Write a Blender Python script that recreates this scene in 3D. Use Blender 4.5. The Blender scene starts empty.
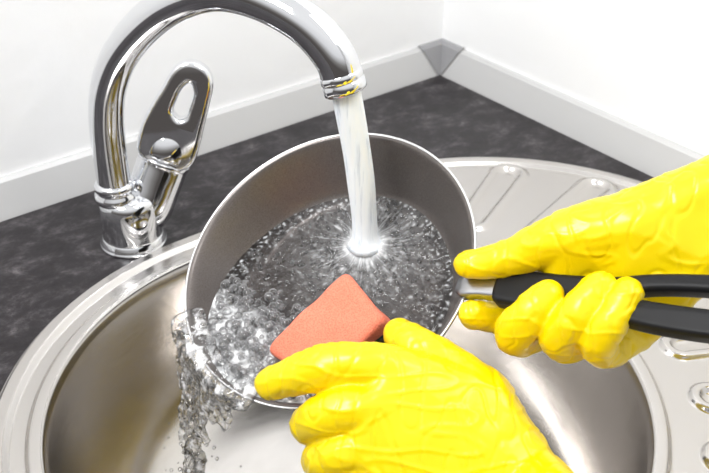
import bpy, bmesh, math, random
from mathutils import Vector, Matrix, noise
random.seed(7)
V = Vector
scene = bpy.context.scene
scene.view_settings.view_transform = 'Standard'
scene.view_settings.look = 'None'

# ---------------------------------------------------------------- frames
# working frame: centimetres, z=0 at the worktop; converted to metres with the
# room corner at the origin and the walls along world X / Y, worktop at 0.90 m.
ROT = Matrix.Rotation(-math.radians(37.8), 4, 'Z')
W = Matrix.Translation((0, 0, 0.9)) @ ROT @ Matrix.Scale(0.01, 4) @ Matrix.Translation((-9.8, -104.9, 0))
AX = V((0.790, 0.613, 0)); AY = V((-0.613, 0.790, 0)); CORNER = V((9.8, 104.9, 0))
def K(x, y, z=0):            # room-aligned cm -> working frame
    return CORNER + AX * x + AY * y + V((0, 0, z))

# ---------------------------------------------------------------- materials
def mat(name):
    m = bpy.data.materials.new(name); m.use_nodes = True
    nt = m.node_tree; nt.nodes.clear()
    out = nt.nodes.new('ShaderNodeOutputMaterial')
    return m, nt, out
def pbsdf(nt, out, **kw):
    b = nt.nodes.new('ShaderNodeBsdfPrincipled')
    for k, v in kw.items():
        b.inputs[k.replace('_', ' ')].default_value = v
    nt.links.new(b.outputs[0], out.inputs[0])
    return b
def coord(nt, scale=(1, 1, 1), rot=(0, 0, 0)):
    tc = nt.nodes.new('ShaderNodeTexCoord'); mp = nt.nodes.new('ShaderNodeMapping')
    mp.inputs['Scale'].default_value = scale; mp.inputs['Rotation'].default_value = rot
    nt.links.new(tc.outputs['Object'], mp.inputs[0]); return mp.outputs[0]
def noise_n(nt, vec, scale, detail=4, rough=.5, dist=0):
    n = nt.nodes.new('ShaderNodeTexNoise'); n.inputs['Scale'].default_value = scale
    n.inputs['Detail'].default_value = detail; n.inputs['Roughness'].default_value = rough
    n.inputs['Distortion'].default_value = dist
    nt.links.new(vec, n.inputs['Vector']); return n.outputs['Fac']
def ramp(nt, fac, stops):
    r = nt.nodes.new('ShaderNodeValToRGB'); e = r.color_ramp.elements
    while len(e) < len(stops): e.new(.5)
    for el, (p, c) in zip(e, stops):
        el.position = p; el.color = (*c, 1) if len(c) == 3 else c
    nt.links.new(fac, r.inputs[0]); return r.outputs[0]
def bump(nt, b, h, strength=.3, dist=.001):
    n = nt.nodes.new('ShaderNodeBump'); n.inputs['Strength'].default_value = strength
    n.inputs['Distance'].default_value = dist
    nt.links.new(h, n.inputs['Height']); nt.links.new(n.outputs[0], b.inputs['Normal']); return n

def m_wall():
    m, nt, o = mat('white_plaster'); b = pbsdf(nt, o, Base_Color=(.96, .965, .97, 1), Roughness=.6)
    c = coord(nt); bump(nt, b, noise_n(nt, c, 25, 6), .25, .004); return m
def m_floor():
    m, nt, o = mat('floor_tile'); b = pbsdf(nt, o, Roughness=.4)
    c = coord(nt); nt.links.new(ramp(nt, noise_n(nt, c, 6), [(.3, (.25, .22, .2)), (.7, (.4, .37, .34))]), b.inputs['Base Color']); return m
def m_counter():
    m, nt, o = mat('dark_laminate'); b = pbsdf(nt, o, Roughness=.33)
    b.inputs['Specular IOR Level'].default_value = .26
    c = coord(nt, (1, 1.4, 1), (0, 0, .5))
    f = noise_n(nt, c, 30, 14, .80, .3)
    col = ramp(nt, f, [(.36, (.008, .0065, .0075)), (.50, (.020, .017, .019)), (.58, (.050, .045, .048)), (.70, (.17, .155, .16))])
    nt.links.new(col, b.inputs['Base Color'])
    bump(nt, b, noise_n(nt, c, 160, 4), .1, .0006); return m
def m_steel(name='brushed_steel', col=(.62, .595, .57), r=.18):
    m, nt, o = mat(name); b = pbsdf(nt, o, Base_Color=(*col, 1), Metallic=1.0, Roughness=r)
    c = coord(nt, (1, 1, 6))
    f = noise_n(nt, c, 60, 4)
    r2 = nt.nodes.new('ShaderNodeMapRange'); r2.inputs[3].default_value = r - .03; r2.inputs[4].default_value = r + .08
    nt.links.new(f, r2.inputs[0]); nt.links.new(r2.outputs[0], b.inputs['Roughness']); return m
def m_simple(name, col, rough=.5, metal=0, bmp=None, **kw):
    m, nt, o = mat(name); b = pbsdf(nt, o, Base_Color=(*col, 1), Roughness=rough, Metallic=metal, **kw)
    if bmp: bump(nt, b, noise_n(nt, coord(nt), bmp[0], 4), bmp[1], bmp[2])
    return m
def m_glove():
    m, nt, o = mat('yellow_rubber')
    b = pbsdf(nt, o, Base_Color=(.86, .64, .0, 1), Roughness=.30)
    b.inputs['Subsurface Weight'].default_value = .06
    b.inputs['Subsurface Radius'].default_value = (.012, .009, .001)
    b.inputs['Subsurface Scale'].default_value = .3
    c = coord(nt, (1, 1, 1))
    f = noise_n(nt, c, 30, 3, .45, .4)
    bump(nt, b, f, .18, .004); return m
def m_sponge():
    m, nt, o = mat('pink_sponge_foam'); b = pbsdf(nt, o, Roughness=.95)
    c = coord(nt)
    v = nt.nodes.new('ShaderNodeTexVoronoi'); v.inputs['Scale'].default_value = 900; nt.links.new(c, v.inputs['Vector'])
    col = ramp(nt, v.outputs['Distance'], [(.0, (.50, .10, .06)), (.3, (.80, .205, .125)), (.8, (.85, .25, .16))])
    nt.links.new(col, b.inputs['Base Color'])
    bump(nt, b, v.outputs['Distance'], .4, .001); return m
def m_chrome(): return m_simple('chrome', (.80, .81, .83), .05, 1)
def m_pan_in():
    m, nt, o = mat('nonstick_coating'); b = pbsdf(nt, o, Roughness=.30, Metallic=.55)
    c = coord(nt); f = noise_n(nt, c, 1500, 2)
    nt.links.new(ramp(nt, f, [(.3, (.125, .110, .103)), (.7, (.20, .18, .17))]), b.inputs['Base Color'])
    bump(nt, b, f, .08, .0003); return m
def m_water_pool():
    m, nt, o = mat('pan_water'); L = nt.links
    tr = nt.nodes.new('ShaderNodeBsdfTransparent'); tr.inputs[0].default_value = (.58, .57, .57, 1)
    gl = nt.nodes.new('ShaderNodeBsdfGlossy'); gl.inputs['Roughness'].default_value = .03
    fr = nt.nodes.new('ShaderNodeFresnel'); fr.inputs[0].default_value = 1.45
    c = coord(nt); f = noise_n(nt, c, 150, 4, .55, .6)
    bp = nt.nodes.new('ShaderNodeBump'); bp.inputs['Strength'].default_value = .7; bp.inputs['Distance'].default_value = .003
    L.new(f, bp.inputs['Height']); L.new(bp.outputs[0], gl.inputs['Normal']); L.new(bp.outputs[0], fr.inputs['Normal'])
    mx = nt.nodes.new('ShaderNodeMixShader'); L.new(fr.outputs[0], mx.inputs[0]); L.new(tr.outputs[0], mx.inputs[1]); L.new(gl.outputs[0], mx.inputs[2])
    df = nt.nodes.new('ShaderNodeBsdfDiffuse'); df.inputs[0].default_value = (.93, .94, .95, 1)
    at = nt.nodes.new('ShaderNodeAttribute'); at.attribute_name = 'foam'
    mx2 = nt.nodes.new('ShaderNodeMixShader'); L.new(at.outputs['Fac'], mx2.inputs[0]); L.new(mx.outputs[0], mx2.inputs[1]); L.new(df.outputs[0], mx2.inputs[2])
    L.new(mx2.outputs[0], o.inputs[0]); return m
def m_bubble(name, white, rim, tcol=.98):
    m, nt, o = mat(name); L = nt.links
    tr = nt.nodes.new('ShaderNodeBsdfTransparent'); tr.inputs[0].default_value = (tcol, tcol, tcol, 1)
    gl = nt.nodes.new('ShaderNodeBsdfGlossy'); gl.inputs['Roughness'].default_value = .03
    df = nt.nodes.new('ShaderNodeBsdfDiffuse'); df.inputs[0].default_value = (.97, .97, .98, 1)
    tl = nt.nodes.new('ShaderNodeBsdfTranslucent'); tl.inputs[0].default_value = (.97, .97, .98, 1)
    ad = nt.nodes.new('ShaderNodeMixShader'); ad.inputs[0].default_value = .4; L.new(df.outputs[0], ad.inputs[1]); L.new(tl.outputs[0], ad.inputs[2])
    lw = nt.nodes.new('ShaderNodeLayerWeight'); lw.inputs[0].default_value = .35
    m1 = nt.nodes.new('ShaderNodeMixShader'); L.new(lw.outputs['Fresnel'], m1.inputs[0]); L.new(tr.outputs[0], m1.inputs[1]); L.new(gl.outputs[0], m1.inputs[2])
    pw_ = nt.nodes.new('ShaderNodeMath'); pw_.operation = 'POWER'; L.new(lw.outputs['Facing'], pw_.inputs[0]); pw_.inputs[1].default_value = 2.0
    ma = nt.nodes.new('ShaderNodeMath'); ma.operation = 'MULTIPLY_ADD'; L.new(pw_.outputs[0], ma.inputs[0]); ma.inputs[1].default_value = rim; ma.inputs[2].default_value = white  # rim highlight painted as white diffuse towards grazing angles
    m2 = nt.nodes.new('ShaderNodeMixShader'); L.new(ma.outputs[0], m2.inputs[0]); L.new(m1.outputs[0], m2.inputs[1]); L.new(ad.outputs[0], m2.inputs[2])
    L.new(m2.outputs[0], o.inputs[0]); return m
def m_stream():
    m, nt, o = mat('aerated_water')
    b = pbsdf(nt, o, Roughness=.5, IOR=1.2)
    b.inputs['Subsurface Weight'].default_value = .25; b.inputs['Subsurface Radius'].default_value = (.01, .01, .01); b.inputs['Subsurface Scale'].default_value = .3
    c = coord(nt, (1, 1, .08)); f = noise_n(nt, c, 260, 4, .6)
    nt.links.new(ramp(nt, f, [(.35, (.93, .97, 1)), (.55, (.88, .94, 1)), (.68, (.66, .72, .80))]), b.inputs['Base Color'])
    bump(nt, b, f, .3, .002); return m
def m_liquid():
    m, nt, o = mat('clear_water'); L = nt.links
    g = nt.nodes.new('ShaderNodeBsdfRefraction'); g.inputs['IOR'].default_value = 1.2; g.inputs['Roughness'].default_value = 0
    t = nt.nodes.new('ShaderNodeBsdfTransparent')
    m0 = nt.nodes.new('ShaderNodeMixShader'); m0.inputs[0].default_value = .4; L.new(t.outputs[0], m0.inputs[1]); L.new(g.outputs[0], m0.inputs[2])
    gl = nt.nodes.new('ShaderNodeBsdfGlossy'); gl.inputs['Roughness'].default_value = .02
    fr = nt.nodes.new('ShaderNodeFresnel'); fr.inputs[0].default_value = 1.55
    bp = nt.nodes.new('ShaderNodeBump'); bp.inputs['Strength'].default_value = .6; bp.inputs['Distance'].default_value = .003
    L.new(noise_n(nt, coord(nt), 160, 2), bp.inputs['Height'])
    for q in (gl, fr, g): L.new(bp.outputs[0], q.inputs['Normal'])
    m1 = nt.nodes.new('ShaderNodeMixShader'); L.new(fr.outputs[0], m1.inputs[0]); L.new(m0.outputs[0], m1.inputs[1]); L.new(gl.outputs[0], m1.inputs[2])
    df = nt.nodes.new('ShaderNodeBsdfDiffuse'); df.inputs[0].default_value = (.97, .97, .98, 1)
    f2 = ramp(nt, noise_n(nt, coord(nt), 120, 3), [(.52, (0, 0, 0)), (.68, (.6, .6, .6))])
    m2 = nt.nodes.new('ShaderNodeMixShader'); L.new(f2, m2.inputs[0]); L.new(m1.outputs[0], m2.inputs[1]); L.new(df.outputs[0], m2.inputs[2])
    L.new(m2.outputs[0], o.inputs[0]); return m

WALL, FLOOR, COUNTER, STEEL, CHROME = m_wall(), m_floor(), m_counter(), m_steel(), m_chrome()
GLOVE, SPONGE, PANIN, POOL, STREAM = m_glove(), m_sponge(), m_pan_in(), m_water_pool(), m_stream()
TRIM = m_simple('satin_aluminium', (.54, .54, .54), .45, .2)
TRIMC = m_simple('grey_plastic', (.28, .28, .29), .45)
BLACK = m_simple('black_bakelite', (.008, .008, .009), .42)
BLACK.node_tree.nodes['Principled BSDF'].inputs['Specular IOR Level'].default_value = .25
PANOUT = m_simple('black_enamel', (.02, .02, .021), .3)
RIM = m_simple('bare_aluminium_rim', (.8, .8, .8), .25, 1)
FERR = m_simple('steel_bracket', (.40, .40, .41), .28, 1)
PAD = m_simple('green_scouring_pad', (.03, .09, .06), .95, 0, (900, .8, .001))
CAB = m_simple('cabinet_laminate', (.75, .74, .72), .5)
DARK = m_simple('hole_shade', (.03, .03, .03), .6)  # dark colour painted on discs as the shade inside the strainer holes
LIQ = m_liquid()
BUB = m_bubble('soap_bubble', .06, .85); DROP = m_bubble('water_droplet', .0, .50)

# ---------------------------------------------------------------- geometry helpers
def empty(name, loc):
    e = bpy.data.objects.new(name, None); e.empty_display_size = .03
    e.location = W @ V(loc); scene.collection.objects.link(e); bpy.context.view_layer.update(); return e
def make(name, verts, faces, mats, parent=None, smooth=True, midx=None):
    me = bpy.data.meshes.new(name)
    me.from_pydata([W @ V(v) for v in verts], [], faces)
    for mm in (mats if isinstance(mats, list) else [mats]): me.materials.append(mm)
    if midx: me.polygons.foreach_set('material_index', midx)
    if smooth: me.polygons.foreach_set('use_smooth', [True] * len(me.polygons))
    me.update()
    bm = bmesh.new(); bm.from_mesh(me); bmesh.ops.recalc_face_normals(bm, faces=bm.faces); bm.to_mesh(me); bm.free()
    ob = bpy.data.objects.new(name, me); scene.collection.objects.link(ob)
    if parent:
        ob.parent = parent; ob.matrix_parent_inverse = parent.matrix_world.inverted()
    return ob
def crom(pts, n=8):
    pts = [V(p) for p in pts]; P = [2 * pts[0] - pts[1]] + pts + [2 * pts[-1] - pts[-2]]; out = []
    for i in range(1, len(P) - 2):
        for k in range(n):
            t = k / n; a, b, c, d = P[i - 1:i + 3]
            out.append(.5 * ((2 * b) + (c - a) * t + (2 * a - 5 * b + 4 * c - d) * t * t + (3 * b - a - 3 * c + d) * t ** 3))
    out.append(pts[-1].copy()); return out
def tube(path, radii, seg=48, cap=True, fr=None):
    path = [V(p) for p in path]; n = len(path); vs = []; fs = []
    t0 = (path[1] - path[0]).normalized(); up = V((0, 0, 1)) if abs(t0.z) < .9 else V((0, 1, 0))
    a = t0.cross(up).normalized()
    for i in range(n):
        t = (path[min(i + 1, n - 1)] - path[max(i - 1, 0)]).normalized()
        a = (a - t * a.dot(t)).normalized(); b = t.cross(a)
        for j in range(seg):
            th = 2 * math.pi * j / seg; r = radii[i] if not fr else radii[i] * fr(i, th)
            vs.append(path[i] + a * math.cos(th) * r + b * math.sin(th) * r)
    for i in range(n - 1):
        for j in range(seg):
            k = (j + 1) % seg; fs.append((i * seg + j, i * seg + k, (i + 1) * seg + k, (i + 1) * seg + j))
    if cap: fs.append(tuple(range(seg))); fs.append(tuple((n - 1) * seg + j for j in range(seg)))
    return vs, fs
def revolve(prof, o, x, y, z, seg=96):
    vs = []; fs = []; n = len(prof)
    for r, h in prof:
        for j in range(seg):
            th = 2 * math.pi * j / seg
            vs.append(o + x * (r * math.cos(th)) + y * (r * math.sin(th)) + z * h)
    for i in range(n - 1):
        for j in range(seg):
            k = (j + 1) % seg; fs.append((i * seg + j, i * seg + k, (i + 1) * seg + k, (i + 1) * seg + j))
    return vs, fs
def ico(sub):
    bm = bmesh.new(); bmesh.ops.create_icosphere(bm, subdivisions=sub, radius=1)
    v = [x.co.copy() for x in bm.verts]; bm.verts.index_update(); f = [tuple(q.index for q in p.verts) for p in bm.faces]; bm.free(); return v, f
ICO3, ICO2, ICO1 = ico(3), ico(2), ico(1)
def hull(spheres, acc):
    bm = bmesh.new()
    for (x, y, z, r) in spheres:
        for c in ICO3[0]: bm.verts.new(V((x, y, z)) + c * r)
    res = bmesh.ops.convex_hull(bm, input=bm.verts)
    bad = [g for g in set(res['geom_interior'] + res['geom_unused']) if isinstance(g, bmesh.types.BMVert)]
    bmesh.ops.delete(bm, geom=bad, context='VERTS')
    bm.verts.index_update(); o = len(acc[0])
    acc[0].extend(v.co.copy() for v in bm.verts)
    acc[1].extend(tuple(o + v.index for v in f.verts) for f in bm.faces); bm.free()
def chain(pts, acc, sub=4):
    c = crom([V(p[:3]) for p in pts], sub); rr = []
    for i in range(len(pts) - 1):
        for k in range(sub): rr.append(pts[i][3] * (1 - k / sub) + pts[i + 1][3] * k / sub)
    rr.append(pts[-1][3])
    for i in range(len(c) - 1): hull([(*c[i], rr[i]), (*c[i + 1], rr[i + 1])], acc)
def remesh(acc, voxel, it, disp=None):
    me = bpy.data.meshes.new('t'); me.from_pydata(acc[0], [], acc[1]); ob = bpy.data.objects.new('t', me); scene.collection.objects.link(ob)
    m = ob.modifiers.new('r', 'REMESH'); m.mode = 'VOXEL'; m.voxel_size = voxel
    s = ob.modifiers.new('s', 'SMOOTH'); s.factor = .5; s.iterations = it
    dg = bpy.context.evaluated_depsgraph_get(); e = bpy.data.meshes.new_from_object(ob.evaluated_get(dg))
    if disp:
        nn = [v.normal.copy() for v in e.vertices]
        vs = [v.co + nn[i] * disp(v.co) for i, v in enumerate(e.vertices)]
    else: vs = [v.co.copy() for v in e.vertices]
    fs = [tuple(p.vertices) for p in e.polygons]
    bpy.data.objects.remove(ob); return vs, fs
def plate(outline, holes, ext, bev, frame):
    """flat bevelled plate with holes. frame: (o,x,y,z)"""
    cu = bpy.data.curves.new('c', 'CURVE'); cu.dimensions = '2D'; cu.fill_mode = 'BOTH'; cu.extrude = ext; cu.bevel_depth = bev; cu.bevel_resolution = 4
    for poly in [outline] + holes:
        P = [V((a, b, 0)) for a, b in poly]; n = len(P); pts = []
        for i in range(n):
            a, b, c, d = P[i - 1], P[i], P[(i + 1) % n], P[(i + 2) % n]
            for k in range(6):
                t = k / 6; pts.append(.5 * ((2 * b) + (c - a) * t + (2 * a - 5 * b + 4 * c - d) * t * t + (3 * b - a - 3 * c + d) * t ** 3))
        sp = cu.splines.new('POLY'); sp.points.add(len(pts) - 1); sp.use_cyclic_u = True
        for s, p in zip(sp.points, pts): s.co = (p.x, p.y, 0, 1)
    ob = bpy.data.objects.new('c', cu); scene.collection.objects.link(ob)
    e = bpy.data.meshes.new_from_object(ob.evaluated_get(bpy.context.evaluated_depsgraph_get()))
    bm = bmesh.new(); bm.from_mesh(e); bmesh.ops.remove_doubles(bm, verts=bm.verts, dist=1e-4); bm.verts.index_update()
    o, x, y, z = frame
    vs = [o + x * v.co.x + y * v.co.y + z * v.co.z for v in bm.verts]; fs = [tuple(v.index for v in f.verts) for f in bm.faces]; bm.free()
    bpy.data.objects.remove(ob); return vs, fs
def box(c0, c1, f=lambda p: p):
    (x0, y0, z0), (x1, y1, z1) = c0, c1
    vs = [f(V(p)) for p in [(x0, y0, z0), (x1, y0, z0), (x1, y1, z0), (x0, y1, z0), (x0, y0, z1), (x1, y0, z1), (x1, y1, z1), (x0, y1, z1)]]
    return vs, [(0, 3, 2, 1), (4, 5, 6, 7), (0, 1, 5, 4), (1, 2, 6, 5), (2, 3, 7, 6), (3, 0, 4, 7)]
def merge(parts):
    vs = []; fs = []
    for v, f in parts:
        o = len(vs); vs += list(v); fs += [tuple(i + o for i in q) for q in f]
    return vs, fs
KF = lambda p: K(p.x, p.y, p.z)
def ss(x): x = max(0, min(1, x)); return x * x * (3 - 2 * x)

# ---------------------------------------------------------------- room shell
WO = 1.8
make('wall_back', *box((-200, WO, -90), (WO + 10, WO + 10, 160), KF), WALL, smooth=False)
make('wall_right', *box((WO, -220, -90), (WO + 10, WO, 160), KF), WALL, smooth=False)
make('floor', *box((-200, -220, -95), (WO + 10, WO + 10, -90), KF), FLOOR, smooth=False)
# worktop upstand profile
prof = [(0, .0), (.12, .35), (1.15, 3.0), (1.45, 3.3), (1.8, 3.3), (1.8, 0)]
def strip(name, f, a, b):
    vs = [f(a, p[0], p[1]) for p in prof] + [f(b, p[0], p[1]) for p in prof]; n = len(prof)
    fs = [(i, (i + 1) % n, n + (i + 1) % n, n + i) for i in range(n)] + [tuple(range(n)), tuple(range(n, 2 * n))]
    make(name, vs, fs, TRIM, smooth=False)
strip('trim_1', lambda t, o, z: K(t, o, z), -190, 0)
strip('trim_2', lambda t, o, z: K(o, t, z), -62, 0)
# moulded inside-corner cap
pc = [(-.10, 0.02), (-.02, .4), (1.03, 3.15), (1.38, 3.45), (1.8, 3.45)]
def ct(z): return -(.25 + 1.75 * z / 3.45)
vs = [K(ct(z), o, z) for o, z in pc] + [K(o, o, z) for o, z in pc] + [K(o, ct(z), z) for o, z in pc]
n = 5; fs = [(r * n + i, r * n + i + 1, (r + 1) * n + i + 1, (r + 1) * n + i) for r in range(2) for i in range(n - 1)]
make('trim_3', vs, fs, TRIMC, smooth=False)

# ---------------------------------------------------------------- sink
S = V((-0.4, 50.9, 0)); RO, RB, CC = 24.0, 20.6, 16.2
def SF(x, y, z): return S + AX * x + AY * y + V((0, 0, z))
def edge(ph, R=RO):
    c, s = math.cos(ph), math.sin(ph)
    if c <= 0: return R
    if abs(s) > 1e-6 and R / abs(s) * c <= CC: return R / abs(s)
    return CC * c + math.sqrt(R * R - (CC * s) ** 2)
loops = []
for i in range(9):
    a = math.radians(-52 + 13 * i); loops.append((a, 24.8, edge(a) - 3.5))
def top_h(x, y, r):
    xs = min(max(x, 0), CC); do = RO - math.hypot(x - xs, y); di = r - RB
    z = .42 * ss(do / .45) - .36 * ss((do - 1.1) / .6) * ss((di - .45) / .5)
    if di > 2.5 and do > 1.5 and x > 0:
        for a, r1, r2 in loops:
            if r2 - r1 < .8: continue
            ux, uy = math.cos(a), math.sin(a); t = min(max(x * ux + y * uy, r1), r2)
            sd = math.hypot(x - ux * t, y - uy * t); hw = .95 + .03 * (t - r1)
            if sd < 2.6: z += .34 * ss((sd - hw + .35) / .35) * ss((hw + .75 - sd) / .45) - .12 * ss((hw - .2 - sd) / .4)
    return z
NA, NR = 960, 150; vs = []; fs = []
for j in range(NR + 1):
    f = j / NR
    for i in range(NA):
        ph = 2 * math.pi * i / NA; e = edge(ph); r = e + (RB - e) * f; x, y = r * math.cos(ph), r * math.sin(ph)
        vs.append(SF(x, y, top_h(x, y, r)))
bp = crom([(RB, .42, 0), (20.35, .34, 0), (20.15, -.05, 0), (20.0, -.8, 0), (19.7, -4, 0), (19.0, -8, 0), (17.3, -11.8, 0), (14, -14.4, 0), (9, -15.9, 0), (4.3, -16.4, 0), (4.1, -16.6, 0), (3.9, -17.0, 0), (3.0, -17.3, 0), (.05, -17.4, 0)], 4)[1:]
for p in bp:
    for i in range(NA):
        ph = 2 * math.pi * i / NA; vs.append(SF(p.x * math.cos(ph), p.x * math.sin(ph), p.y))
rows = NR + 1 + len(bp)
for j in range(rows - 1):
    for i in range(NA):
        k = (i + 1) % NA; fs.append((j * NA + i, j * NA + k, (j + 1) * NA + k, (j + 1) * NA + i))
sink = empty('kitchen_sink', S)
make('basin_and_drainboard', vs, fs, STEEL, sink)
parts = [revolve([(0.05, -16.9), (2.4, -16.9), (2.8, -17.1), (2.9, -17.35)], S, AX, AY, V((0, 0, 1)), 48)]
parts.append(revolve([(0.05, -16.1), (.5, -16.15), (.6, -16.5), (.5, -16.9)], S, AX, AY, V((0, 0, 1)), 24))
make('drain_strainer', *merge(parts), CHROME, sink)
parts = []
for i in range(10):
    a = i * math.pi / 5; c = S + V((1.6 * math.cos(a), 1.6 * math.sin(a), 0)); parts.append(revolve([(.01, -16.86), (.25, -16.86), (.25, -16.95)], c, AX, AY, V((0, 0, 1)), 12))
make('strainer_holes', *merge(parts), DARK, sink)

# ---------------------------------------------------------------- countertop (with cut-out) and cabinet
x0, x1, y0, y1 = -190 + 41.2, WO + 41.2, -62 + 36.4, WO + 36.4
angs = sorted([2 * math.pi * i / 360 for i in range(360)] + [math.atan2(b, a) % (2 * math.pi) for a in (x0, x1) for b in (y0, y1)])
def rect(ph):
    c, s = math.cos(ph), math.sin(ph); t = 1e9
    if abs(c) > 1e-9: t = min(t, (x1 if c > 0 else x0) / c)
    if abs(s) > 1e-9: t = min(t, (y1 if s > 0 else y0) / s)
    return t
vs = []; n = len(angs)
for (kind, z) in (('h', -3.8), ('h', 0), ('r', 0), ('r', -3.8)):
    for a in angs:
        r = edge(a, 23.0) if kind == 'h' else rect(a); vs.append(SF(r * math.cos(a), r * math.sin(a), z))
fs = [(q * n + i, q * n + (i + 1) % n, ((q + 1) % 4) * n + (i + 1) % n, ((q + 1) % 4) * n + i) for q in range(4) for i in range(n)]
make('countertop', vs, fs, COUNTER, smooth=False)
cab = empty('base_cabinet', K(-60, -58, -45))
make('front_panel', *merge([box((-190, -59, -80), (-.2, -57.2, -4), KF), box((-190, -54, -90), (-.2, -53, -80), KF)]), CAB, cab, smooth=False)
make('side_panel', *box((-190, -57, -90), (-188, 0, -4), KF), CAB, cab, smooth=False)
make('door_handles', *merge([tube([K(x - 6, -59, -12), K(x - 6, -61.5, -12), K(x + 6, -61.5, -12), K(x + 6, -59, -12)], [.5] * 4, 12) for x in (-30, -90, -150)]), CHROME, cab)

# ---------------------------------------------------------------- faucet
fa = empty('kitchen_faucet', (-19.4, 70, 0)); Z = V((0, 0, 1)); X = V((1, 0, 0)); Y = V((0, 1, 0))
B = V((-18.8, 70.2, 0))
make('base_body', *revolve([(c.x, c.y) for c in crom([(.01, 0, 0), (2.6, 0, 0), (2.7, .3, 0), (2.55, .7, 0), (2.45, 1.0, 0), (2.5, 2.4, 0), (2.4, 3.8, 0), (1.9, 4.6, 0), (.01, 5.0, 0)], 4)], B, X, Y, Z, 64), CHROME, fa)
g = V((.889, -.459, 0)); R0 = V((-19.6, 69.8, 0))
sp = [(0, 3), (0, 6), (0, 9), (.2, 11.8), (.9, 14.6), (2.5, 17.5), (5, 20.2), (8, 22.4), (11.5, 23.8), (15, 23.8), (18.4, 22.7), (20.5, 20.9), (21.15, 19.3)]
path = crom([R0 + g * a + Z * b for a, b in sp], 8)
N = len(path); make('spout', *tube(path, [1.36 + .07 * i / N for i in range(N)], 48), CHROME, fa)
make('spout_collar', *revolve([(.5, 4.3), (1.6, 4.3), (1.72, 4.5), (1.72, 5.0), (1.52, 5.15), (1.52, 5.4), (1.66, 5.5), (1.66, 5.9), (1.5, 6.05), (1.3, 6.1)], R0, X, Y, Z, 64), CHROME, fa)
mt = path[-1]; md = (path[-1] - path[-2]).normalized(); ma = md.cross(Y).normalized(); mb = md.cross(ma)
make('aerator', *revolve([(1.3, -.6), (1.46, -.5), (1.49, -.1), (1.42, .0), (1.42, .08), (1.50, .16), (1.47, .75), (1.35, .85), (1.1, .85), (1.05, .6), (.01, .6)], mt, ma, mb, md, 64), CHROME, fa)
E0 = V((-18.0, 70.8, 1.8)); E1 = V((-15.1, 73, 8.4)); cd = (E1 - E0).normalized(); ca = cd.cross(Y).normalized(); cb = cd.cross(ca); Lc = (E1 - E0).length
make('cartridge_housing', *revolve([(c.x, c.y) for c in crom([(1.6, -.5, 0), (2.15, 1, 0), (2.15, 3.5, 0), (2.15, Lc - 2.4, 0), (2.2, Lc - 2.3, 0), (2.2, Lc - 2.0, 0), (2.0, Lc - 1.9, 0), (2.0, Lc - 1.75, 0), (2.3, Lc - 1.6, 0), (2.4, Lc - .6, 0), (2.15, Lc + .4, 0), (1.4, Lc + 1.0, 0), (.01, Lc + 1.3, 0)], 4)], E0, ca, cb, cd, 64), CHROME, fa)
L1 = V((-12.7, 74, 14.2)); ly = (L1 - E1).normalized(); nz = V((.15, -.9, .42)); lx = ly.cross(nz).normalized(); nz = lx.cross(ly)
make('lever_handle', *plate([(-2.1, -.6), (-2.2, 1.0), (-1.95, 2.8), (-1.6, 4.4), (-1.3, 5.9), (-.6, 6.7), (.5, 6.7), (1.25, 5.9), (1.5, 4.4), (1.7, 2.4), (1.9, .4), (1.7, -1.2), (0, -1.9), (-1.7, -1.4)],
                            [[(-.95, 2.5), (-1.05, 3.7), (-.9, 4.9), (-.4, 5.75), (.25, 5.75), (.85, 4.9), (.95, 3.7), (.85, 2.5), (0, 1.9)]], .38, .42, (E1 + nz * 1.35, lx, ly, nz)), CHROME, fa)

# ---------------------------------------------------------------- pan
Cr = V((-2.1, 55.5, 7.95)); m_ = V((.82, .31, .478)).normalized(); n_ = V((-.342, -.403, .849)).normalized()
m_ = (m_ - n_ * m_.dot(n_)).normalized(); k_ = n_.cross(m_)
PS = 1.03
def PF(x, y, z): return Cr + (m_ * x + k_ * y + n_ * z) * PS
pan = empty('frying_pan', Cr)
inner = crom([(.01, -4.3, 0), (3, -4.3, 0), (6.6, -4.3, 0), (7.5, -4.05, 0), (8.15, -3.4, 0), (9.1, -1.7, 0), (9.9, -.25, 0), (10.2, 0, 0)], 5)
rimp = [(10.28, .05), (10.36, .0)]
outer = crom([(10.36, 0, 0), (10.25, -.35, 0), (9.35, -2.0, 0), (8.45, -3.8, 0), (7.7, -4.55, 0), (6.7, -4.75, 0), (.01, -4.75, 0)], 5)
pr = [(c.x * PS, c.y * PS) for c in inner] + [(a * PS, b * PS) for a, b in rimp] + [(c.x * PS, c.y * PS) for c in outer[1:]]
vs, fs = revolve(pr, Cr, m_, k_, n_, 128)
mi = []
for i in range(len(pr) - 1): mi += [0 if i < len(inner) - 1 else (1 if i < len(inner) + 1 else 2)] * 128
make('pan_body', vs, fs, [PANIN, RIM, PANOUT], pan, True, mi)
r_ = (m_ * .636 - k_ * .772).normalized(); H0 = Cr + r_ * 10.6 + n_ * .15
hx = (r_ + n_ * .19).normalized(); hy = n_.cross(r_).normalized(); hz = hx.cross(hy)
hw = [(2.5, .62), (3.1, .80), (4.6, .88), (7, .85), (9.5, .95), (12, 1.35), (15, 1.55), (17.5, 1.45), (19, .9)]
ol = [(a, b) for a, b in hw] + [(19.7, 0)] + [(a, -b) for a, b in hw[::-1]]
hole = [(10.3, 0.2), (11.0, .75), (13, 1.05), (16, 1.12), (17.4, .8), (17.8, .1), (17.4, -.45), (16, -.55), (13, -.45), (11.0, -.25)]
make('handle_grip', *plate(ol, [hole], .28, .34, (H0, hx, hy, hz)), BLACK, pan)
def HF(p): return H0 + hx * p.x + hy * p.y + hz * p.z
fr = []
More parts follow.
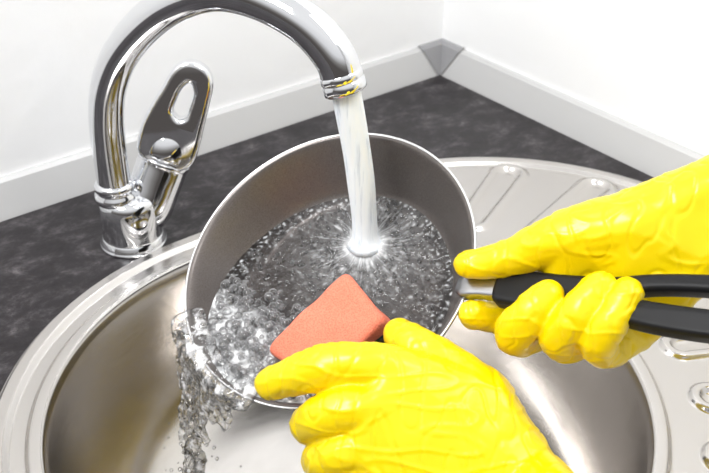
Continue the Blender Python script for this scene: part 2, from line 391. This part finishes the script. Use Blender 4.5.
for s, w, t in [(-.7, .5, .25), (-.1, .85, .45), (.5, .75, .45), (1.2, .68, .45), (2.3, .72, .5), (2.9, .72, .5)]:
    fr.append([(s, w * (abs(math.cos(q)) ** .5) * (1 if math.cos(q) > 0 else -1), t * (abs(math.sin(q)) ** .5) * (1 if math.sin(q) > 0 else -1) - .1) for q in [2 * math.pi * i / 24 for i in range(24)]])
vs = [HF(V(p)) for ring in fr for p in ring]; fs = [(i * 24 + j, i * 24 + (j + 1) % 24, (i + 1) * 24 + (j + 1) % 24, (i + 1) * 24 + j) for i in range(len(fr) - 1) for j in range(24)]
fs.append(tuple(range(24)))
make('handle_ferrule', vs, fs, FERR, pan)

# ---------------------------------------------------------------- water in the pan
dd = (-.905, -.425); IMP = (2.9, 1.9)
def wh(x, y):
    pd = x * dd[0] + y * dd[1]; return -4.0 + 4.0 * (max(0, pd + 7.5) / 17.7) ** 2.0
def rin(h):
    for a, b in zip(inner[:-1], inner[1:]):
        if a.y <= h <= b.y and b.y > a.y: return a.x + (b.x - a.x) * (h - a.y) / (b.y - a.y)
    return 10.2
NT, NRR = 720, 130; vs = []; fs = []; foam = []
for i in range(NT):
    th = 2 * math.pi * i / NT; c, s = math.cos(th), math.sin(th); r = 8
    for _ in range(12): r = .5 * r + .5 * rin(min(-.02, wh(r * c, r * s)))
    for j in range(NRR):
        q = r * (j / (NRR - 1)); x, y = q * c, q * s; h = wh(x, y)
        dx, dy = x - IMP[0], y - IMP[1]; rho = math.hypot(dx, dy); an = math.atan2(dy, dx)
        edgef = ss((r - q) / .8)
        st = noise.noise(V((math.cos(an) * 9, math.sin(an) * 9, rho * .35))); st2 = noise.noise(V((math.cos(an) * 20, math.sin(an) * 20, rho * .9 + 5)))
        st3 = noise.noise(V((x * 5, y * 5, 21)))
        h += edgef * (.07 * st * math.exp(-((rho - 2.2) / 2.2) ** 2) + .12 * noise.noise(V((x * 1.2, y * 1.2, 3))) + .07 * noise.noise(V((x * 3, y * 3, 8))) + .12 * math.exp(-((rho - 1.1) / .5) ** 2))
        fo = (.18 + .6 * max(0, st2 + .4 * st3)) * math.exp(-(rho / 3.8) ** 2) + .9 * math.exp(-(rho / 1.35) ** 4)
        ne = noise.noise(V((x * 4, y * 4, 1)))
        fo += .9 * max(0, ne - .12) * ss((rho - 1) / 2) * math.exp(-((r - q) / 1.4) ** 2)
        fo += .45 * max(0, noise.noise(V((x * 2.2, y * 2.2, 11))) - .2)
        fo += .85 * ss((x * dd[0] + y * dd[1] - 4.2) / 1.5) * (.55 + .9 * noise.noise(V((x * 1.8, y * 1.8, 5))))
        foam.append(min(.97, max(0, fo))); vs.append(PF(x, y, h))
for i in range(NT):
    k = (i + 1) % NT
    for j in range(NRR - 1): fs.append((i * NRR + j, k * NRR + j, k * NRR + j + 1, i * NRR + j + 1))
pw = make('pan_water', vs, fs, POOL)
at = pw.data.attributes.new('foam', 'FLOAT', 'POINT'); at.data.foreach_set('value', foam)
def balls(name, lst, matr, geo, parent=None):
    parts = []
    for p, r in lst: parts.append(([p + c * r for c in geo[0]], geo[1]))
    return make(name, *merge(parts), matr, parent)
bl = []
while len(bl) < 1250:
    x, y = random.uniform(-10, 1), random.uniform(-9, 8); pd = x * dd[0] + y * dd[1]
    if math.hypot(x, y) > 9.9 or pd < 3.5 + 2.2 * noise.noise(V((x * .8, y * .8, 0))): continue
    if math.hypot(x, y) > rin(min(-.02, wh(x, y))) - .1: continue
    r = random.choice([.07, .08, .10, .12, .14, .17, .21, .26, .33]) * random.uniform(.8, 1.2)
    bl.append((PF(x, y, wh(x, y) + r * random.uniform(-.1, .5)), r))
balls('soap_foam', bl, BUB, ICO2)
bl = []
while len(bl) < 700:
    a = random.uniform(0, 6.283); rho = random.choice([random.uniform(1.5, 5), random.uniform(2, 9)]); x, y = IMP[0] + rho * math.cos(a), IMP[1] + rho * math.sin(a)
    if math.hypot(x, y) > rin(min(-.02, wh(x, y))) - .2: continue
    r = random.uniform(.04, .17) if rho > 2 else random.uniform(.03, .07)
    bl.append((PF(x, y, wh(x, y) + r * .2), r))
balls('water_bubbles', bl, DROP, ICO2)

# ---------------------------------------------------------------- falling stream from the spout
p0 = mt + md * .7; p1 = PF(IMP[0], IMP[1], -3.9)
pts = [p0 + (p1 - p0) * (i / 40) + X * .25 * math.sin(math.pi * i / 40) for i in range(41)]
rad = [1.0 + .03 * math.sin(i * .35) * (i / 40) - .08 * (i / 40) + (.45 * max(0, (i - 36) / 4) ** 2) for i in range(41)]
make('water_stream', *tube(pts, rad, 64, True, lambda i, th: 1 + .07 * noise.noise(V((math.cos(th) * 1.6, math.sin(th) * 1.6, i * .05))) * (i / 14 if i < 14 else 1)), STREAM)

# ---------------------------------------------------------------- water spilling over the rim
acc = ([], [])
def rimp_(deg, rr=10.0, h=.1): a = math.radians(deg); return PF(rr * math.cos(a), rr * math.sin(a), h)
for s in range(22):
    dg = 164 + s * 2.3; f = s / 21; ls = 19 if f < .45 else random.uniform(5, 11) * (1.25 - f)
    st = rimp_(dg, 9.3, -.1); e = rimp_(dg, 10.85, .05); tgt = V((-11.9 + random.uniform(-.8, .8), 53 + random.uniform(-.6, .6), 0))
    P = [(*st, .34), (*e, .34)]; nseg = max(4, int(ls / 1.1))
    for i in range(1, nseg + 1):
        q = i / nseg; z = e.z - ls * q; mixf = min(1, q * (1.0 if f < .45 else .45 * (1.3 - q)))
        x = e.x + (tgt.x - e.x) * mixf - .4 * math.sin(q * 1.5); y = e.y + (tgt.y - e.y) * mixf
        wob = .6 * noise.noise(V((s * 3.1, i * .6, 2))); rr = .15 + .38 * abs(noise.noise(V((s * 2.3, i * .8, 7)))) * (1.2 if f < .45 else .8)
        P.append((x + wob, y + wob * .6, max(z, -15.3), rr))
    chain(P, acc, 3)
vs, fs = remesh(acc, .12, 4, lambda p: .12 * noise.noise(p * 2.5))
make('spilling_water', vs, fs, LIQ)
dl = []
for _ in range(70):
    z = random.uniform(-14, 2); y = 52.0 + random.gauss(0, 1.5)
    x = -12.0 + random.gauss(0, 1.1) + max(0, (z + 6)) * random.uniform(0, .8)
    p = V((x, y, z)) - Cr
    if p.dot(n_) > -5.2 and (p - n_ * p.dot(n_)).length < 11: continue
    dl.append((V((x, y, z)), random.uniform(.06, .17)))
balls('water_splash', dl, LIQ, ICO2)

# ---------------------------------------------------------------- sponge
sx, sy, st_ = 3.5, 2.3, 1.15; nx, ny, nzz = 28, 20, 12; vs = []; fs = []; mi = []
tilt = math.radians(4); rotz = math.radians(9); tilty = math.radians(8)
def sp_pt(a, b, c):
    p = V((a * sx, b * sy * (1 + .10 * a), c * st_)); rr = .45
    q = V((max(-sx + rr, min(sx - rr, p.x)), max(-sy + rr, min(sy - rr, p.y)), max(-st_ + rr, min(st_ - rr, p.z))))
    d = p - q; p = q + d.normalized() * min(rr, d.length) if d.length > 0 else p
    p += V((noise.noise(p * .5), noise.noise(p * .5 + V((5, 0, 0))), noise.noise(p * .5 + V((0, 5, 0))))) * .25
    p.z -= .05 * (p.x + 1) ** 2 * (.7 if p.x < 0 else .15)
    p = Matrix.Rotation(rotz, 3, 'Z') @ (Matrix.Rotation(tilty, 3, 'X') @ (Matrix.Rotation(-tilt, 3, 'Y') @ p))
    p += V((-2.3, -4.2, -1.5)); h = max(-4.1, p.z); rm = rin(min(-.02, h)) - .2; l = math.hypot(p.x, p.y)
    if l > rm: p.x *= rm / l; p.y *= rm / l
    p.z = h; return PF(*p)
idx = {}
def vid(i, j, k):
    if (i, j, k) not in idx: idx[(i, j, k)] = len(vs); vs.append(sp_pt(2 * i / nx - 1, 2 * j / ny - 1, 2 * k / nzz - 1))
    return idx[(i, j, k)]
def q4(a, b, c, d, k): fs.append((vid(*a), vid(*b), vid(*c), vid(*d))); mi.append(1 if k < 4 else 0)
for i in range(nx):
    for j in range(ny):
        for k in (0, nzz): q4((i, j, k), (i + 1, j, k), (i + 1, j + 1, k), (i, j + 1, k), k)
for i in range(nx):
    for k in range(nzz):
        for j in (0, ny): q4((i, j, k), (i + 1, j, k), (i + 1, j, k + 1), (i, j, k + 1), k)
for j in range(ny):
    for k in range(nzz):
        for i in (0, nx): q4((i, j, k), (i, j + 1, k), (i, j + 1, k + 1), (i, j, k + 1), k)
make('kitchen_sponge', vs, fs, [SPONGE, PAD], None, True, mi)

# ---------------------------------------------------------------- gloved hands
HU = V((0, .5446, .8387)); HZ = V((0, -.8387, .5446))
def gdisp(p):
    f = noise.noise(V((p.x * .5 + 3, p.y * .5, p.z * .5))) * .10
    w = noise.noise(V((p.x * .3, p.y * .9, p.z * .7 + 4))); w2 = noise.noise(V((p.x * .8 + 9, p.y * .35, p.z * .7)))
    return f + .06 * (1 - abs(w) * 5 if abs(w) < .2 else 0) - .06 * (1 - abs(w2) * 8 if abs(w2) < .125 else 0)
def hand(name, O, sc, palm, fingers):
    acc = ([], [])
    for h in palm: hull(h, acc)
    for f in fingers: chain(f, acc)
    vs, fs = remesh(acc, .10, 7, gdisp)
    return make(name, [O + (X * v.x + HU * v.y + HZ * v.z) * sc for v in vs], fs, GLOVE)
# hand pressing the sponge
im, mm, rm_, pm = (-1.3, 1.7, .9, 1.5), (-2.6, -.2, 1.5, 1.5), (-3.2, -2.4, 1.4, 1.45), (-3.1, -4.6, 1.0, 1.35)
cm, wt, wb = (3.6, .1, .0, 1.8), (6.0, -4.3, .9, 2.1), (2.3, -8.0, 1.3, 2.0)
palm = [[im, mm, cm, wt], [mm, rm_, cm, wt, wb], [rm_, pm, wb, wt], [wt, wb, (8.5, -7.0, 7, 2.6), (6, -10, 7.5, 2.6)], [(8.5, -7.0, 7, 2.6), (6, -10, 7.5, 2.6), (12, -9.5, 20, 3.4), (9, -12, 20, 3.4)]]
fing = [[im, (-3.3, 2.15, .9, 1.38), (-5.2, 2.0, .6, 1.36), (-7.3, 1.35, -.3, 1.18), (-8.7, .75, -1.1, .98)],
        [mm, (-4.4, -.3, 1.5, 1.35), (-5.7, -.9, .9, 1.3), (-6.5, -1.5, -.5, 1.15), (-6.6, -1.8, -1.7, 1.0)],
        [rm_, (-4.5, -2.8, 1.3, 1.32), (-5.4, -3.3, .6, 1.25), (-5.8, -3.7, -.9, 1.1), (-5.7, -3.9, -1.9, .98)],
        [pm, (-4.2, -5.0, .9, 1.2), (-5.0, -5.4, .2, 1.12), (-5.2, -5.8, -1, 1.0), (-5.1, -6.0, -1.8, .9)],
        [cm, (1.4, 2.0, -.6, 1.4), (-.2, 3.0, -1.3, 1.2), (-1.1, 3.6, -2.5, .98)]]
hand('gloved_hand', V((3.96, 44.52, 5.31)), 1.04, palm, fing)
# hand gripping the pan handle
im, mm, rm_, pm = (-1.8, -.8, -4.9, 1.3), (-1.4, -1.8, -4.0, 1.35), (.5, -2.2, -2.9, 1.35), (2.4, -2.5, -1.7, 1.4)
cm, tm = (1.9, 3.7, -.7, 2.1), (-1.5, 3.1, -1.4, 1.65)
w1, w2 = (6.0, 5.5, .0, 2.0), (5.8, 2.2, -.3, 2.1)
palm = [[im, mm, tm, cm], [mm, rm_, pm, cm], [pm, cm, w1, w2], [w1, w2, (14, 8.8, 1.5, 2.6), (14, 5.6, 1.5, 2.6)], [(14, 8.8, 1.5, 2.6), (14, 5.6, 1.5, 2.6), (24, 10.5, 6, 3.4), (24, 8, 6, 3.4)]]
fing = [[im, (-3.6, -1.9, -5.6, 1.2), (-5.3, -2.0, -5.0, 1.05), (-6.9, -1.75, -4.3, .92)],
        [mm, (-3.8, -3.1, -3.3, 1.2), (-4.75, -2.6, -1.4, 1.22), (-4.05, -1.4, -.15, 1.12), (-3.0, -.3, -.1, .95)],
        [rm_, (-1.4, -3.3, -1.6, 1.2), (-2.35, -2.6, .1, 1.22), (-1.45, -1.2, 1.15, 1.15), (-.3, .2, 1.15, .98)],
        [pm, (.6, -3.5, -.4, 1.15), (-.35, -2.9, 1.15, 1.15), (.15, -1.6, 2.0, 1.08), (1.1, -.1, 2.0, .92)],
        [cm, tm, (-4.2, 2.0, -2.7, 1.22), (-6.0, 1.5, -3.6, 1.08), (-7.2, 1.35, -4.1, .92)]]
hand('gloved_hand.001', V((14.33, 46.53, 12.07)), 1.0, palm, fing)

# ---------------------------------------------------------------- camera, lights, world
cam = bpy.data.cameras.new('camera'); co = bpy.data.objects.new('camera', cam); scene.collection.objects.link(co)
cam.lens = 50.0; cam.sensor_width = 36; cam.clip_start = .01
cam.dof.use_dof = True; cam.dof.focus_distance = .63; cam.dof.aperture_fstop = 14
co.matrix_world = Matrix.Translation(W @ V((0, 0, 46))) @ ROT @ Matrix.Rotation(math.radians(57), 4, 'X')
scene.camera = co
def area(name, loc, tgt, size, power, col=(1, 1, 1)):
    l = bpy.data.lights.new(name, 'AREA'); l.shape = 'RECTANGLE'; l.size = size[0]; l.size_y = size[1]; l.energy = power; l.color = col
    o = bpy.data.objects.new(name, l); scene.collection.objects.link(o)
    a, b = W @ V(loc), W @ V(tgt); o.location = a; o.rotation_euler = (b - a).to_track_quat('-Z', 'Y').to_euler()
area('softbox_key', (-60, 5, 120), (0, 75, 10), (.45, .45), 15)
area('softbox_top', (60, 30, 130), (-15, 85, 10), (.4, .7), 8)
w = bpy.data.worlds.new('w'); scene.world = w; w.use_nodes = True; nt = w.node_tree; nt.nodes.clear()
wo = nt.nodes.new('ShaderNodeOutputWorld'); bg = nt.nodes.new('ShaderNodeBackground'); tc = nt.nodes.new('ShaderNodeTexCoord')
sx_ = nt.nodes.new('ShaderNodeSeparateXYZ'); nt.links.new(tc.outputs['Generated'], sx_.inputs[0])
col = ramp(nt, sx_.outputs[2], [(0, (.10, .09, .085)), (.15, (.25, .24, .23)), (.40, (.82, .82, .83)), (.7, (1, 1, 1))])
nt.links.new(col, bg.inputs[0]); bg.inputs[1].default_value = 1.0; nt.links.new(bg.outputs[0], wo.inputs[0])
print('done')
